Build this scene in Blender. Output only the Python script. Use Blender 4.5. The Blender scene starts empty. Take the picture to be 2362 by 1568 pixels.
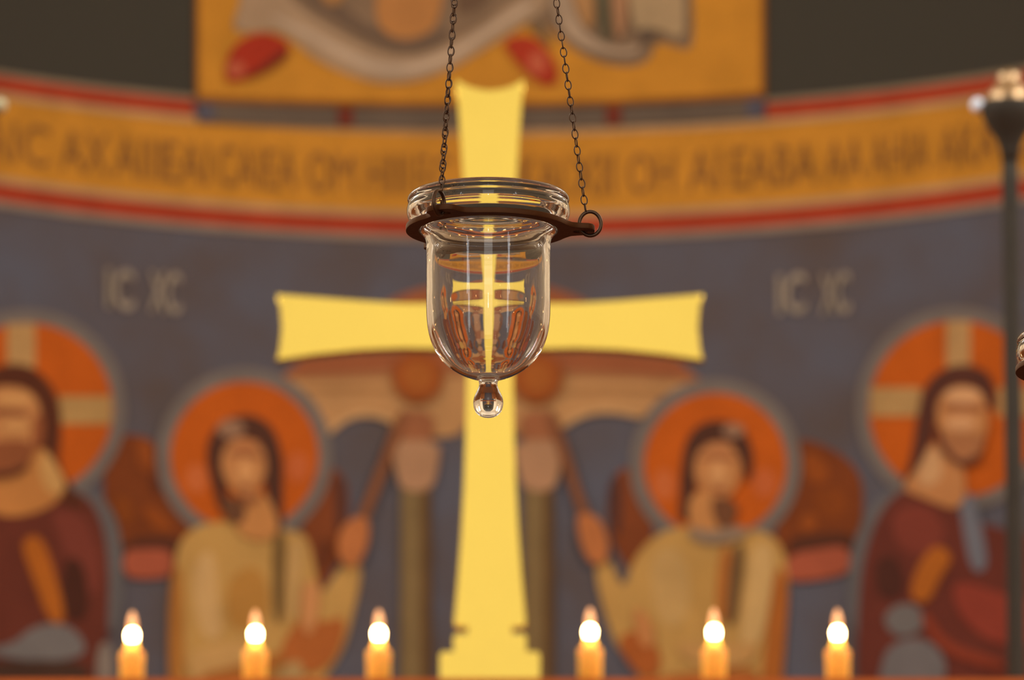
import bpy, bmesh, math, random
from math import sin, cos, pi, radians, hypot, atan2
from mathutils import Vector, Matrix, geometry

random.seed(7)
SC = bpy.context.scene
COL = SC.collection

# ------------------------------------------------------------------ camera
F = 20017.0                                   # focal length in frame pixels (200 mm on a 23.6 mm wide sensor)
CX, CY = 1181.0, 784.0
EL = radians(13.0)                            # height angle of the lamp ring
PITCH = EL - math.atan((CY - 533.0) / F)
EYE = Vector((0, 0, 1.6))
FWD = Vector((0, cos(PITCH), sin(PITCH)))
UP = Vector((0, -sin(PITCH), cos(PITCH)))
RIGHT = Vector((1, 0, 0))
LAMP_DEPTH = 6.65
cam_d = bpy.data.cameras.new('camera')
cam_d.sensor_fit = 'HORIZONTAL'
cam_d.sensor_width = 23.6
cam_d.lens = F * 23.6 / 2362.0
cam_d.clip_end = 200
cam_d.dof.use_dof = True
cam_d.dof.focus_distance = LAMP_DEPTH
cam_d.dof.aperture_fstop = 10.4
cam = bpy.data.objects.new('camera', cam_d)
COL.objects.link(cam)
cam.location = EYE
cam.rotation_euler = (pi / 2 + PITCH, 0, 0)
SC.camera = cam

# ------------------------------------------------------------------ light and exposure
SC.view_settings.view_transform = 'Standard'
SC.view_settings.look = 'None'
SC.view_settings.exposure = 0.0
SC.view_settings.gamma = 1.0
SC.view_settings.use_curve_mapping = False
SC.cycles.caustics_reflective = False
SC.cycles.caustics_refractive = False
SC.cycles.max_bounces = 32
SC.cycles.transmission_bounces = 32
SC.cycles.glossy_bounces = 24

world = bpy.data.worlds.new('world')
SC.world = world
world.use_nodes = True
bg = world.node_tree.nodes['Background']
bg.inputs['Color'].default_value = (1.0, 0.80, 0.62, 1)
bg.inputs['Strength'].default_value = 0.33


def area_light(name, loc, target, sx, sy, radiance, colour):
    d = bpy.data.lights.new(name, 'AREA')
    d.shape = 'RECTANGLE'
    d.size, d.size_y = sx, sy
    d.energy = radiance * pi * sx * sy
    d.color = colour
    o = bpy.data.objects.new(name, d)
    COL.objects.link(o)
    o.location = loc
    o.rotation_euler = (Vector(target) - Vector(loc)).to_track_quat('-Z', 'Y').to_euler()
    return o


area_light('west_cross_fill', (0, -15, 10.4), (0, 13.0, 4.5), 6.0, 6.5, 1.2, (1.0, 0.98, 0.92))  # unseen light, added and sized for the gold cross to mirror
area_light('apse_fill_south', (4.4, 10.0, 7.6), (-0.5, 19.4, 5.6), 1.3, 1.3, 56, (1.0, 0.95, 0.89))  # added lamp out of view, brightens the apse wall
area_light('apse_fill_north', (-4.4, 10.0, 7.6), (0.5, 19.4, 5.6), 1.3, 1.3, 56, (1.0, 0.95, 0.89))  # its twin on the other side, also added for the apse
area_light('choir_fill_south', (4.9, 14.5, 8.0), (0, 14.0, 7.6), 1.6, 2.6, 8.5, (0.92, 0.96, 1.0))  # unseen light added to whiten the nave walls and glass edges
area_light('choir_fill_north', (-4.9, 14.5, 8.0), (0, 14.0, 7.6), 1.6, 2.6, 8.5, (0.92, 0.96, 1.0))  # added opposite for the same white highlights in the glass
area_light('small_west_window', (0, -14.8, 4.6), (0, 6.0, 3.2), 0.5, 1.8, 12.0, (0.86, 0.93, 1.0))  # small unseen window, mirrored in the lamp glass as a bluish streak
area_light('aisle_window_south', (4.9, 0.5, 5.2), (0, 6.5, 3.2), 0.3, 1.3, 5.0, (0.86, 0.93, 1.0))
area_light('aisle_window_north', (-4.9, 0.5, 5.2), (0, 6.5, 3.2), 0.3, 1.3, 5.0, (0.86, 0.93, 1.0))
for i in range(18):                             # the small burning lamps along both sides of the nave
    for s in (-1, 1):
        d = bpy.data.lights.new('nave_lamp', 'POINT')
        d.energy = 2.2
        d.shadow_soft_size = 0.035
        d.color = (1.0, 0.55, 0.2)
        o = bpy.data.objects.new('nave_lamp', d)
        COL.objects.link(o)
        o.location = (s * (2.3 + 0.55 * (i % 4)), 12.0 - 0.95 * i, (3.0, 4.4, 5.6, 3.8)[i % 4])


# ------------------------------------------------------------------ helpers
def ray(px, py):
    return FWD + RIGHT * ((px - CX) / F) + UP * ((CY - py) / F)


def at_depth(px, py, depth):
    return EYE + ray(px, py) * depth


def at_y(px, py, y):
    d = ray(px, py)
    return EYE + d * (y / d.y)


def lin(c):
    out = []
    for v in c:
        v /= 255.0
        out.append(v / 12.92 if v <= 0.04045 else ((v + 0.055) / 1.055) ** 2.4)
    return out


_mats = {}


def paint_mat(rgb, rough=0.85, var=0.24, scale=11.0):
    key = ('p', rgb, rough, var, scale)
    if key in _mats:
        return _mats[key]
    m = bpy.data.materials.new('paint_%d_%d_%d' % rgb)
    m.use_nodes = True
    nt = m.node_tree
    b = nt.nodes['Principled BSDF']
    c = lin(rgb)
    tc = nt.nodes.new('ShaderNodeTexCoord')
    n = nt.nodes.new('ShaderNodeTexNoise')
    n.inputs['Scale'].default_value = scale
    n.inputs['Detail'].default_value = 4
    mix = nt.nodes.new('ShaderNodeMix')
    mix.data_type = 'RGBA'
    mix.inputs['A'].default_value = (*[v * (1 - var) for v in c], 1)
    mix.inputs['B'].default_value = (*[min(1, v * (1 + var)) for v in c], 1)
    nt.links.new(tc.outputs['Object'], n.inputs['Vector'])
    nt.links.new(n.outputs['Fac'], mix.inputs['Factor'])
    nt.links.new(mix.outputs['Result'], b.inputs['Base Color'])
    b.inputs['Roughness'].default_value = rough
    b.inputs['Specular IOR Level'].default_value = 0.2
    _mats[key] = m
    return m


def metal_mat(name, colour, rough, metallic=1.0, bump=0.0, scale=60, var=0.25):
    m = bpy.data.materials.new(name)
    m.use_nodes = True
    nt = m.node_tree
    b = nt.nodes['Principled BSDF']
    b.inputs['Metallic'].default_value = metallic
    b.inputs['Roughness'].default_value = rough
    tc = nt.nodes.new('ShaderNodeTexCoord')
    n = nt.nodes.new('ShaderNodeTexNoise')
    n.inputs['Scale'].default_value = scale
    n.inputs['Detail'].default_value = 5
    mix = nt.nodes.new('ShaderNodeMix')
    mix.data_type = 'RGBA'
    mix.inputs['A'].default_value = (*[v * (1 - var) for v in colour], 1)
    mix.inputs['B'].default_value = (*[min(1, v * (1 + var)) for v in colour], 1)
    nt.links.new(tc.outputs['Object'], n.inputs['Vector'])
    nt.links.new(n.outputs['Fac'], mix.inputs['Factor'])
    nt.links.new(mix.outputs['Result'], b.inputs['Base Color'])
    if bump:
        bp = nt.nodes.new('ShaderNodeBump')
        bp.inputs['Strength'].default_value = bump
        bp.inputs['Distance'].default_value = 0.001
        nt.links.new(n.outputs['Fac'], bp.inputs['Height'])
        nt.links.new(bp.outputs['Normal'], b.inputs['Normal'])
    return m


def emit_mat(name, colour, strength):
    m = bpy.data.materials.new(name)
    m.use_nodes = True
    b = m.node_tree.nodes['Principled BSDF']
    b.inputs['Base Color'].default_value = (*colour, 1)
    b.inputs['Emission Color'].default_value = (*colour, 1)
    b.inputs['Emission Strength'].default_value = strength
    return m


M_IRON = metal_mat('dark_bronze_chain', (0.19, 0.13, 0.095), 0.38, 0.9, 0.2, 300)
M_RING = metal_mat('brown_bronze_ring', (0.16, 0.075, 0.038), 0.5, 0.85, 0.3, 120)
M_GOLD = metal_mat('gilded_plate', (0.895, 0.635, 0.118), 0.22, 1.0, 0.0, 20, 0.03)
M_POLE = metal_mat('dark_bronze_pole', (0.03, 0.025, 0.018), 0.7, 0.1, 0.1, 30)
M_POLE.node_tree.nodes['Principled BSDF'].inputs['Specular IOR Level'].default_value = 0.25
M_CUP = metal_mat('polished_bronze_cup', (0.40, 0.27, 0.15), 0.42, 1.0, 0.1, 30)
M_GLASS = bpy.data.materials.new('clear_glass')
M_GLASS.use_nodes = True
_b = M_GLASS.node_tree.nodes['Principled BSDF']
_b.inputs['Base Color'].default_value = (1.0, 0.995, 0.985, 1)
_b.inputs['Roughness'].default_value = 0.0
_b.inputs['IOR'].default_value = 1.5
_b.inputs['Transmission Weight'].default_value = 1.0
M_WAX = bpy.data.materials.new('honey_wax')
M_WAX.use_nodes = True
_b = M_WAX.node_tree.nodes['Principled BSDF']
_b.inputs['Base Color'].default_value = (0.90, 0.51, 0.075, 1)
_b.inputs['Roughness'].default_value = 0.5
_b.inputs['Subsurface Weight'].default_value = 0.6
_b.inputs['Subsurface Radius'].default_value = (0.02, 0.009, 0.003)
_b.inputs['Subsurface Scale'].default_value = 1.0
M_BULB = emit_mat('lit_bulb', (1.0, 0.66, 0.27), 60.0)
M_BASE = emit_mat('glowing_bulb_base', (1.0, 0.50, 0.06), 2.4)
M_TIP = emit_mat('glowing_bulb_tip', (1.0, 0.48, 0.20), 0.85)
M_WOOD = paint_mat((176, 92, 38), 0.6, 0.3, 14)


def link(name, me, mats=None, parent=None):
    o = bpy.data.objects.new(name, me)
    COL.objects.link(o)
    if mats:
        for m in (mats if isinstance(mats, (list, tuple)) else [mats]):
            me.materials.append(m)
    if parent:
        o.parent = parent
    return o


def from_bm(name, bm, mats=None, parent=None, smooth=True):
    me = bpy.data.meshes.new(name)
    bm.normal_update()
    bm.to_mesh(me)
    bm.free()
    if smooth:
        for p in me.polygons:
            p.use_smooth = True
    return link(name, me, mats, parent)


def thing(name, label, cat, loc=(0, 0, 0), group=None, rz=0):
    o = bpy.data.objects.new(name, None)
    o.empty_display_size = 0.05
    COL.objects.link(o)
    o.location = loc
    o.rotation_euler = (0, 0, rz)
    tag(o, label, cat, group)
    return o


def tag(o, label, cat, group=None):
    o['label'] = label
    o['category'] = cat
    if group:
        o['group'] = group
    return o


def structure(o):
    o['kind'] = 'structure'
    return o


def copy_tree(o, parent=None):
    c = o.copy()
    COL.objects.link(c)
    c.parent = parent
    for ch in list(o.children):
        copy_tree(ch, c)
    return c


def add_box(bm, lo, hi):
    r = bmesh.ops.create_cube(bm, size=1)
    c = (Vector(lo) + Vector(hi)) / 2
    s = Vector(hi) - Vector(lo)
    for v in r['verts']:
        v.co = Vector((v.co.x * s.x, v.co.y * s.y, v.co.z * s.z)) + c
    return r['verts']


def add_lathe(bm, prof, n=96, close=True):
    """prof: (r, z) list, in order; r == 0 ends become poles"""
    rings = []
    for r, z in prof:
        if r < 1e-7:
            rings.append([bm.verts.new((0, 0, z))])
        else:
            rings.append([bm.verts.new((r * cos(2 * pi * k / n), r * sin(2 * pi * k / n), z)) for k in range(n)])
    seq = list(zip(rings[:-1], rings[1:]))
    if close:
        seq.append((rings[-1], rings[0]))
    for a, b in seq:
        for k in range(n):
            k2 = (k + 1) % n
            if len(a) == 1 and len(b) == 1:
                continue
            if len(a) == 1:
                bm.faces.new((a[0], b[k2], b[k]))
            elif len(b) == 1:
                bm.faces.new((a[k], a[k2], b[0]))
            else:
                bm.faces.new((a[k], a[k2], b[k2], b[k]))


def add_oval(bm, mat, half_l, half_w, wire, nu=20, nv=8):
    """a closed link: stadium-like oval along local z, width along local x"""
    rings = []
    for i in range(nu):
        t = 2 * pi * i / nu
        c = Vector((half_w * cos(t), 0, half_l * sin(t)))
        tg = Vector((-half_w * sin(t), 0, half_l * cos(t))).normalized()
        nn = Vector((tg.z, 0, -tg.x))
        bb = Vector((0, 1, 0))
        rings.append([bm.verts.new(mat @ (c + nn * (wire * cos(2 * pi * j / nv)) + bb * (wire * sin(2 * pi * j / nv))))
                      for j in range(nv)])
    for i in range(nu):
        a, b = rings[i], rings[(i + 1) % nu]
        for j in range(nv):
            j2 = (j + 1) % nv
            bm.faces.new((a[j], a[j2], b[j2], b[j]))


def chaikin(pts, it=2, closed=True):
    p = [Vector(q) for q in pts]
    for _ in range(it):
        q = []
        n = len(p)
        for i in range(n if closed else n - 1):
            a, b = p[i], p[(i + 1) % n]
            q += [a * .75 + b * .25, a * .25 + b * .75]
        if not closed:
            q = [p[0]] + q + [p[-1]]
        p = q
    return p


def plate(name, loops, extrude, bevel, mat, parent=None, res=1):
    """flat plate from closed 2-D loops (later loops are holes), thickness 2 * extrude along local z"""
    cu = bpy.data.curves.new(name, 'CURVE')
    cu.dimensions = '2D'
    cu.fill_mode = 'BOTH'
    cu.extrude = max(extrude - bevel, 0)
    cu.bevel_depth = bevel
    cu.bevel_resolution = res
    cu.offset = -bevel
    for lp in loops:
        sp = cu.splines.new('POLY')
        sp.points.add(len(lp) - 1)
        for k, q in enumerate(lp):
            sp.points[k].co = (q[0], q[1], 0, 1)
        sp.use_cyclic_u = True
    tmp = bpy.data.objects.new(name, cu)
    COL.objects.link(tmp)
    dg = bpy.context.evaluated_depsgraph_get()
    me = bpy.data.meshes.new_from_object(tmp.evaluated_get(dg))
    bpy.data.objects.remove(tmp)
    bpy.data.curves.remove(cu)
    me.name = name
    bm = bmesh.new()
    bm.from_mesh(me)
    bmesh.ops.remove_doubles(bm, verts=bm.verts, dist=1e-6)
    bm.to_mesh(me)
    bm.free()
    me.materials.clear()
    return link(name, me, mat, parent)


# ------------------------------------------------------------------ the setting
AX, AY, AR = -0.03, 17.6, 2.0                 # apse: axis and radius
FLOOR_Z, TOP_Z = 0.0, 8.2


def wall_point(px, py, off=0.0):
    d = ray(px, py)
    r = AR - off
    ox, oy = EYE.x - AX, EYE.y - AY
    a = d.x * d.x + d.y * d.y
    b = 2 * (ox * d.x + oy * d.y)
    c = ox * ox + oy * oy - r * r
    t = (-b + math.sqrt(b * b - 4 * a * c)) / (2 * a)
    return EYE + d * t


def wall_uv(px, py):
    p = wall_point(px, py)
    return atan2(p.x - AX, p.y - AY) * AR, p.z


def uv_wall(u, z, off):
    r = AR - off
    return Vector((AX + r * sin(u / AR), AY + r * cos(u / AR), z))


def zpx(px, py):
    return wall_point(px, py).z


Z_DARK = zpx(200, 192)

m_wall = bpy.data.materials.new('apse_plaster')
m_wall.use_nodes = True
nt = m_wall.node_tree
b = nt.nodes['Principled BSDF']
b.inputs['Roughness'].default_value = 0.9
b.inputs['Specular IOR Level'].default_value = 0.15
tc = nt.nodes.new('ShaderNodeTexCoord')
sep = nt.nodes.new('ShaderNodeSeparateXYZ')
nt.links.new(tc.outputs['Object'], sep.inputs[0])
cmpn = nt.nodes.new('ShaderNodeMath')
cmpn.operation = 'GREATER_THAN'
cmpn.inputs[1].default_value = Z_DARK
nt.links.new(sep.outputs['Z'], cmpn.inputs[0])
n1 = nt.nodes.new('ShaderNodeTexNoise')
n1.inputs['Scale'].default_value = 5.0
n1.inputs['Detail'].default_value = 6
nt.links.new(tc.outputs['Object'], n1.inputs['Vector'])
ramp = nt.nodes.new('ShaderNodeValToRGB')
e = ramp.color_ramp.elements
e[0].position, e[1].position = 0.3, 0.72
e[0].color = (*lin((88, 75, 71)), 1)
e[1].color = (*lin((90, 89, 99)), 1)
nt.links.new(n1.outputs['Fac'], ramp.inputs['Fac'])
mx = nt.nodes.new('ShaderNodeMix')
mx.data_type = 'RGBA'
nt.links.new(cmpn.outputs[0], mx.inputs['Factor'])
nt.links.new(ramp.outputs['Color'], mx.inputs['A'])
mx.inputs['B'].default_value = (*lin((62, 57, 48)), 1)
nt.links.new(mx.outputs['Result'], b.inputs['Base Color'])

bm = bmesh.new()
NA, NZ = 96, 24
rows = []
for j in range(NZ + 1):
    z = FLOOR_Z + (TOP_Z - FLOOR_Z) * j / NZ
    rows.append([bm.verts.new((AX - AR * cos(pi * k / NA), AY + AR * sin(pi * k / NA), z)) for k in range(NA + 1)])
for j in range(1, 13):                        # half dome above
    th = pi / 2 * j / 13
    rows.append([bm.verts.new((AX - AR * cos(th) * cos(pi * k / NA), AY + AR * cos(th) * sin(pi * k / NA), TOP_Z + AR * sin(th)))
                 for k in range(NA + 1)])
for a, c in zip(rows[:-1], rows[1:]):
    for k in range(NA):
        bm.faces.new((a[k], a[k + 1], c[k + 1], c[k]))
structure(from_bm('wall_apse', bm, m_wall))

M_PLASTER = paint_mat((232, 216, 188), 0.9, 0.06, 3)
M_STONE = paint_mat((118, 68, 34), 0.6, 0.2, 2)


def nave_paint(m):
    """brown panelling low on the walls and a dark painted border round the apse opening"""
    nt = m.node_tree
    b = nt.nodes['Principled BSDF']
    base = b.inputs['Base Color'].links[0].from_socket
    tc = nt.nodes.new('ShaderNodeTexCoord')
    sp = nt.nodes.new('ShaderNodeSeparateXYZ')
    nt.links.new(tc.outputs['Object'], sp.inputs[0])

    def mth(op, a, v, sock=None):
        n = nt.nodes.new('ShaderNodeMath')
        n.operation = op
        if isinstance(a, (int, float)):
            n.inputs[0].default_value = a
        else:
            nt.links.new(a, n.inputs[0])
        if isinstance(v, (int, float)):
            n.inputs[1].default_value = v
        else:
            nt.links.new(v, n.inputs[1])
        return n.outputs[0]

    dz = mth('MAXIMUM', mth('SUBTRACT', sp.outputs['Z'], 8.2), 0.0)
    r2 = mth('ADD', mth('MULTIPLY', sp.outputs['X'], sp.outputs['X']), mth('MULTIPLY', dz, dz))
    dark = mth('LESS_THAN', r2, 3.1 * 3.1)
    low = mth('LESS_THAN', sp.outputs['Z'], 3.4)
    for fac, rgb in ((dark, (66, 58, 48)), (low, (140, 80, 34))):
        mx = nt.nodes.new('ShaderNodeMix')
        mx.data_type = 'RGBA'
        nt.links.new(fac, mx.inputs['Factor'])
        nt.links.new(base, mx.inputs['A'])
        mx.inputs['B'].default_value = (*lin(rgb), 1)
        base = mx.outputs['Result']
    nt.links.new(base, b.inputs['Base Color'])


nave_paint(M_PLASTER)
M_CEIL = paint_mat((232, 217, 190), 0.9, 0.06, 3)


def arch_wall():
    bm = bmesh.new()
    W, H = 5.0, 11.0
    arc = [(-AR, 0)] + [(-AR * cos(pi * k / 24), TOP_Z + AR * sin(pi * k / 24)) for k in range(25)] + [(AR, 0)]
    out = [(W, 0), (W, H), (-W, H), (-W, 0)]
    vs = [bm.verts.new((AX + x, AY, z)) for x, z in arc + out]
    bm.faces.new(vs)
    bm.normal_update()
    bmesh.ops.triangulate(bm, faces=bm.faces[:])
    return from_bm('wall_arch', bm, M_PLASTER, smooth=False)


structure(arch_wall())


def slab(name, lo, hi, m):
    bm = bmesh.new()
    add_box(bm, lo, hi)
    return structure(from_bm(name, bm, m, smooth=False))


slab('floor', (-5, -16, -0.2), (5, 20, 0), M_STONE)
slab('wall_left', (-5.2, 2, 0), (-5, 17.6, 11), M_PLASTER)
slab('wall_right', (5, 2, 0), (5.2, 17.6, 11), M_PLASTER)
slab('ceiling', (-5.2, 2, 11), (5.2, 20, 11.2), M_CEIL)

# ------------------------------------------------------------------ wall painting helpers
EPS = 0.0012
_layer = [0]


def paint(parent, name, shapes, base_layer, rnd=2):
    """one mesh of painted patches laid on the curved wall; shapes: (outline in frame pixels, colour[, rounding])"""
    bm = bmesh.new()
    mats, idx = [], {}
    for li, shp in enumerate(shapes):
        poly, colour = shp[0], shp[1]
        it = shp[2] if len(shp) > 2 else rnd
        off = (base_layer + li) * EPS + 0.002
        pts = [wall_uv(*q) for q in poly]
        pts = [(q.x, q.y) for q in chaikin([(*q, 0) for q in pts], it)] if it else pts
        m = paint_mat(colour)
        if m not in mats:
            mats.append(m)
        mi = mats.index(m)
        fill(bm, pts, off, mi)
    o = from_bm(name, bm, mats, parent, smooth=False)
    return o


def inside(p, poly):
    x, y = p
    r = False
    n = len(poly)
    for i in range(n):
        x1, y1 = poly[i]
        x2, y2 = poly[(i + 1) % n]
        if (y1 > y) != (y2 > y) and x < (x2 - x1) * (y - y1) / (y2 - y1) + x1:
            r = not r
    return r


def fill(bm, pts, off, mi, step=0.07):
    """triangulate an outline given in wall coordinates (arc length, height) and bend it onto the wall"""
    dense = []
    n = len(pts)
    for i in range(n):
        a, b = Vector(pts[i]), Vector(pts[(i + 1) % n])
        k = max(1, int((b - a).length / step))
        for j in range(k):
            dense.append(a.lerp(b, j / k))
    us = [p.x for p in dense]
    zs = [p.y for p in dense]
    verts = list(dense)
    poly = [(p.x, p.y) for p in dense]
    u = min(us) + step / 2
    while u < max(us):
        z = min(zs) + step / 2
        while z < max(zs):
            if inside((u, z), poly):
                verts.append(Vector((u, z)))
            z += step
        u += step
    m = len(dense)
    edges = [(i, (i + 1) % m) for i in range(m)]
    vo, _, fo, _, _, _ = geometry.delaunay_2d_cdt(verts, edges, [], 0, 1e-6)
    bv = [bm.verts.new(uv_wall(v.x, v.y, off)) for v in vo]
    for f in fo:
        c = sum((vo[i] for i in f), Vector((0, 0))) / len(f)
        if not inside((c.x, c.y), poly):
            continue
        try:
            fc = bm.faces.new([bv[i] for i in f])
            fc.material_index = mi
        except ValueError:
            pass
    bmesh.ops.delete(bm, geom=[v for v in bv if v.is_valid and not v.link_faces], context='VERTS')


def ell(cx, cy, rx, ry=None, n=40, a0=0, a1=360):
    ry = ry or rx
    full = abs(a1 - a0) >= 360
    k = n if full else n + 1
    return [(cx + rx * cos(radians(a0 + (a1 - a0) * i / n)), cy + ry * sin(radians(a0 + (a1 - a0) * i / n))) for i in range(k)]


def strip(pts, w):
    """a brush stroke of width w along a polyline"""
    pts = [Vector(p) for p in pts]
    ws = w if isinstance(w, (list, tuple)) else [w] * len(pts)
    L, R = [], []
    for i, p in enumerate(pts):
        a = pts[max(0, i - 1)]
        b = pts[min(len(pts) - 1, i + 1)]
        t = (b - a).normalized()
        nn = Vector((-t.y, t.x)) * ws[i] / 2
        L.append(tuple(p + nn))
        R.append(tuple(p - nn))
    return L + R[::-1]


def letters(parent, name, words, colour, layer, label=None, bold=0.0):
    """painted lettering: words = (text, x0, x1, y_top, y_bottom) in frame pixels, set along the wall"""
    bm = bmesh.new()
    for text, x0, x1, yt, yb in words:
        cu = bpy.data.curves.new('lettering', 'FONT')
        cu.body = text
        cu.fill_mode = 'FRONT'
        cu.resolution_u = 3
        cu.offset = bold
        tmp = bpy.data.objects.new('lettering', cu)
        COL.objects.link(tmp)
        dg = bpy.context.evaluated_depsgraph_get()
        me = bpy.data.meshes.new_from_object(tmp.evaluated_get(dg))
        bpy.data.objects.remove(tmp)
        bpy.data.curves.remove(cu)
        xs = [v.co.x for v in me.vertices]
        ys = [v.co.y for v in me.vertices]
        xa, xb, ya, yb2 = min(xs), max(xs), min(ys), max(ys)
        u0, _ = wall_uv(x0, (yt + yb) / 2)
        u1, _ = wall_uv(x1, (yt + yb) / 2)
        zb = zpx((x0 + x1) / 2, yb)
        zt = zpx((x0 + x1) / 2, yt)
        base = len(bm.verts)
        bv = []
        for v in me.vertices:
            u = u0 + (v.co.x - xa) / (xb - xa) * (u1 - u0)
            z = zb + (v.co.y - ya) / (yb2 - ya) * (zt - zb)
            bv.append(bm.verts.new(uv_wall(u, z, layer * EPS + 0.002)))
        for p in me.polygons:
            try:
                bm.faces.new([bv[i] for i in p.vertices])
            except ValueError:
                pass
        bpy.data.meshes.remove(me)
    o = from_bm(name, bm, paint_mat(colour), parent, smooth=False)
    if label:
        o['label'] = label
    return o


def band(parent, name, z0, z1, colour, layer, u0=None, u1=None, label=None):
    u0 = -AR * 1.45 if u0 is None else u0
    u1 = AR * 1.45 if u1 is None else u1
    bm = bmesh.new()
    n = max(2, int((u1 - u0) / 0.03))
    a = [bm.verts.new(uv_wall(u0 + (u1 - u0) * i / n, z0, layer * EPS + 0.002)) for i in range(n + 1)]
    c = [bm.verts.new(uv_wall(u0 + (u1 - u0) * i / n, z1, layer * EPS + 0.002)) for i in range(n + 1)]
    for i in range(n):
        bm.faces.new((a[i], a[i + 1], c[i + 1], c[i]))
    o = from_bm(name, bm, paint_mat(colour), parent, smooth=False)
    if label:
        o['label'] = label
    return o


GOLD = (186, 124, 38)
RED = (156, 54, 27)
PALE = (170, 132, 92)

# ---- the inscription band
inscr = band(None, 'inscription_band', zpx(200, 440), zpx(200, 248), GOLD, 1)
tag(inscr, 'curved ochre band with dark lettering between two red stripes on apse wall', 'frieze')
uL, _ = wall_uv(446, 240)
uR, _ = wall_uv(1768, 225)
for (ya, yb, col, lay, nm) in ((492, 452, RED, 2, 'red_stripe'), (452, 436, PALE, 3, 'pale_line'), (506, 491, (140, 118, 100), 3, 'pale_line'),
                               (256, 241, PALE, 3, 'pale_line')):
    band(inscr, nm, zpx(200, ya), zpx(200, yb), col, lay)
band(inscr, 'red_stripe', zpx(200, 242), zpx(200, 205), RED, 2, None, uL)
band(inscr, 'red_stripe', zpx(200, 242), zpx(200, 205), RED, 2, uR, None)
band(inscr, 'pale_line', zpx(200, 206), zpx(200, 194), (128, 108, 84), 3, None, uL)
band(inscr, 'pale_line', zpx(200, 206), zpx(200, 194), (128, 108, 84), 3, uR, None)


def base_y(px, y200):
    """frame height, at px, of the level that crosses x = 200 at y200"""
    z = zpx(200, y200)
    lo, hi = 0.0, 1568.0
    for _ in range(40):
        m = (lo + hi) / 2
        if zpx(px, m) > z:
            lo = m
        else:
            hi = m
    return lo


words = []
for t, x0, x1 in (('AIC', -50, 112), ('AX', 138, 248), ('AIII', 262, 372), ('EAI', 378, 480), ('CAIEA', 500, 684), ('OM', 708, 818),
                  ('HIII', 846, 940), ('EC', 960, 1040), ('AII', 1060, 1180), ('KAI', 1200, 1300), ('XII', 1318, 1418), ('OH', 1450, 1556), ('AI', 1588, 1664),
                  ('EABA', 1690, 1886), ('AA', 1906, 1994), ('AHIA', 2010, 2144), ('AKA', 2168, 2300), ('CAI', 2330, 2440)):
    xm = (x0 + x1) / 2
    words.append((t, x0, x1, base_y(xm, 305), base_y(xm, 400)))
letters(inscr, 'lettering', words, (128, 84, 42), 4, 'dark brown painted letters')

# ---- the gilded picture panel above it
panel = paint(None, 'painted_panel', [
    ([(448, -160), (1768, -160), (1768, 226), (1450, 243), (1126, 249), (780, 246), (448, 236)], (132, 78, 28), 0),
    ([(456, -160), (1758, -160), (1758, 212), (1450, 231), (1126, 238), (780, 234), (456, 222)], GOLD, 0)], 6)
tag(panel, 'ochre panel showing hem of a robe and red shoes above inscription', 'mural')
paint(panel, 'border', [
    ([(452, 238), (780, 249), (1126, 253), (1450, 248), (1764, 229), (1764, 274), (1450, 292), (1126, 299), (780, 296), (452, 284)], (96, 80, 66), 0),
    ([(452, 240), (490, 242), (490, 282), (452, 280)], (84, 78, 86), 0),
    ([(1726, 234), (1764, 231), (1764, 271), (1726, 274)], (84, 78, 86), 0),
    ([(778, 250), (812, 251), (812, 294), (778, 294)], (108, 44, 28), 0),
    ([(1400, 248), (1434, 246), (1434, 290), (1400, 292)], (108, 44, 28), 0)], 8)['label'] = 'grey border strip with dark red squares'
paint(panel, 'robe', [
    ([(560, -160), (552, 10), (530, 60), (548, 82), (620, 72), (668, 92), (720, 138), (800, 176), (880, 198), (960, 192), (1040, 164), (1120, 116),
      (1200, 66), (1240, 44), (1272, 72), (1330, 124), (1400, 152), (1464, 158), (1505, 138), (1512, 100), (1548, 106), (1604, 124), (1600, 0), (1590, -160)],
     (124, 98, 74)),
    ([(560, -60), (552, 10), (532, 60), (548, 80), (620, 72), (668, 92), (720, 138), (800, 176), (880, 198), (960, 190), (1040, 162), (1120, 114),
      (1200, 64), (1262, 24), (1272, -20), (1190, 0), (1120, 58), (1040, 104), (960, 134), (900, 132), (820, 100), (740, 60), (660, 0), (640, -60)],
     (158, 128, 98)),
    (strip([(620, 40), (700, 78), (790, 128), (860, 160), (940, 166), (1030, 138), (1140, 66), (1230, 10)], [10, 16, 20, 26, 26, 20, 16, 20]), (176, 150, 124)),
    ([(640, -60), (690, 0), (760, 44), (830, 84), (900, 118), (960, 126), (1040, 98), (1030, 60), (960, 96), (880, 78), (800, 34), (730, -60)], (104, 82, 64)),
    ([(872, -60), (862, 20), (872, 70), (912, 96), (968, 92), (1012, 60), (1026, -60)], (168, 112, 60)),
    ([(715, -60), (735, 4), (770, 22), (790, 0), (800, -60)], (160, 112, 64)),
    ([(1060, -60), (1050, 40), (1100, 22), (1140, -10), (1160, -60)], (104, 78, 58)),
    ([(1272, -40), (1280, 60), (1340, 114), (1400, 132), (1470, 134), (1486, 108), (1440, 120), (1396, 106), (1340, 74), (1310, -40)], (160, 134, 108)),
    ([(1316, -40), (1332, 40), (1364, 80), (1376, 40), (1366, -40)], (160, 116, 72)),
    ([(1372, -40), (1380, 40), (1390, 100), (1412, 100), (1410, 30), (1404, -40)], (92, 82, 60)),
    ([(1412, -40), (1416, 60), (1430, 106), (1450, 60), (1452, -40)], (156, 112, 78)),
    ([(1454, -40), (1458, 50), (1480, 84), (1520, 70), (1582, 104), (1588, 40), (1580, -40)], (160, 132, 96)),
    ([(1482, 70), (1510, 70), (1518, 92), (1492, 108), (1476, 92)], (96, 78, 62))], 10)['label'] = 'pale draped hem with folds'
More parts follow.
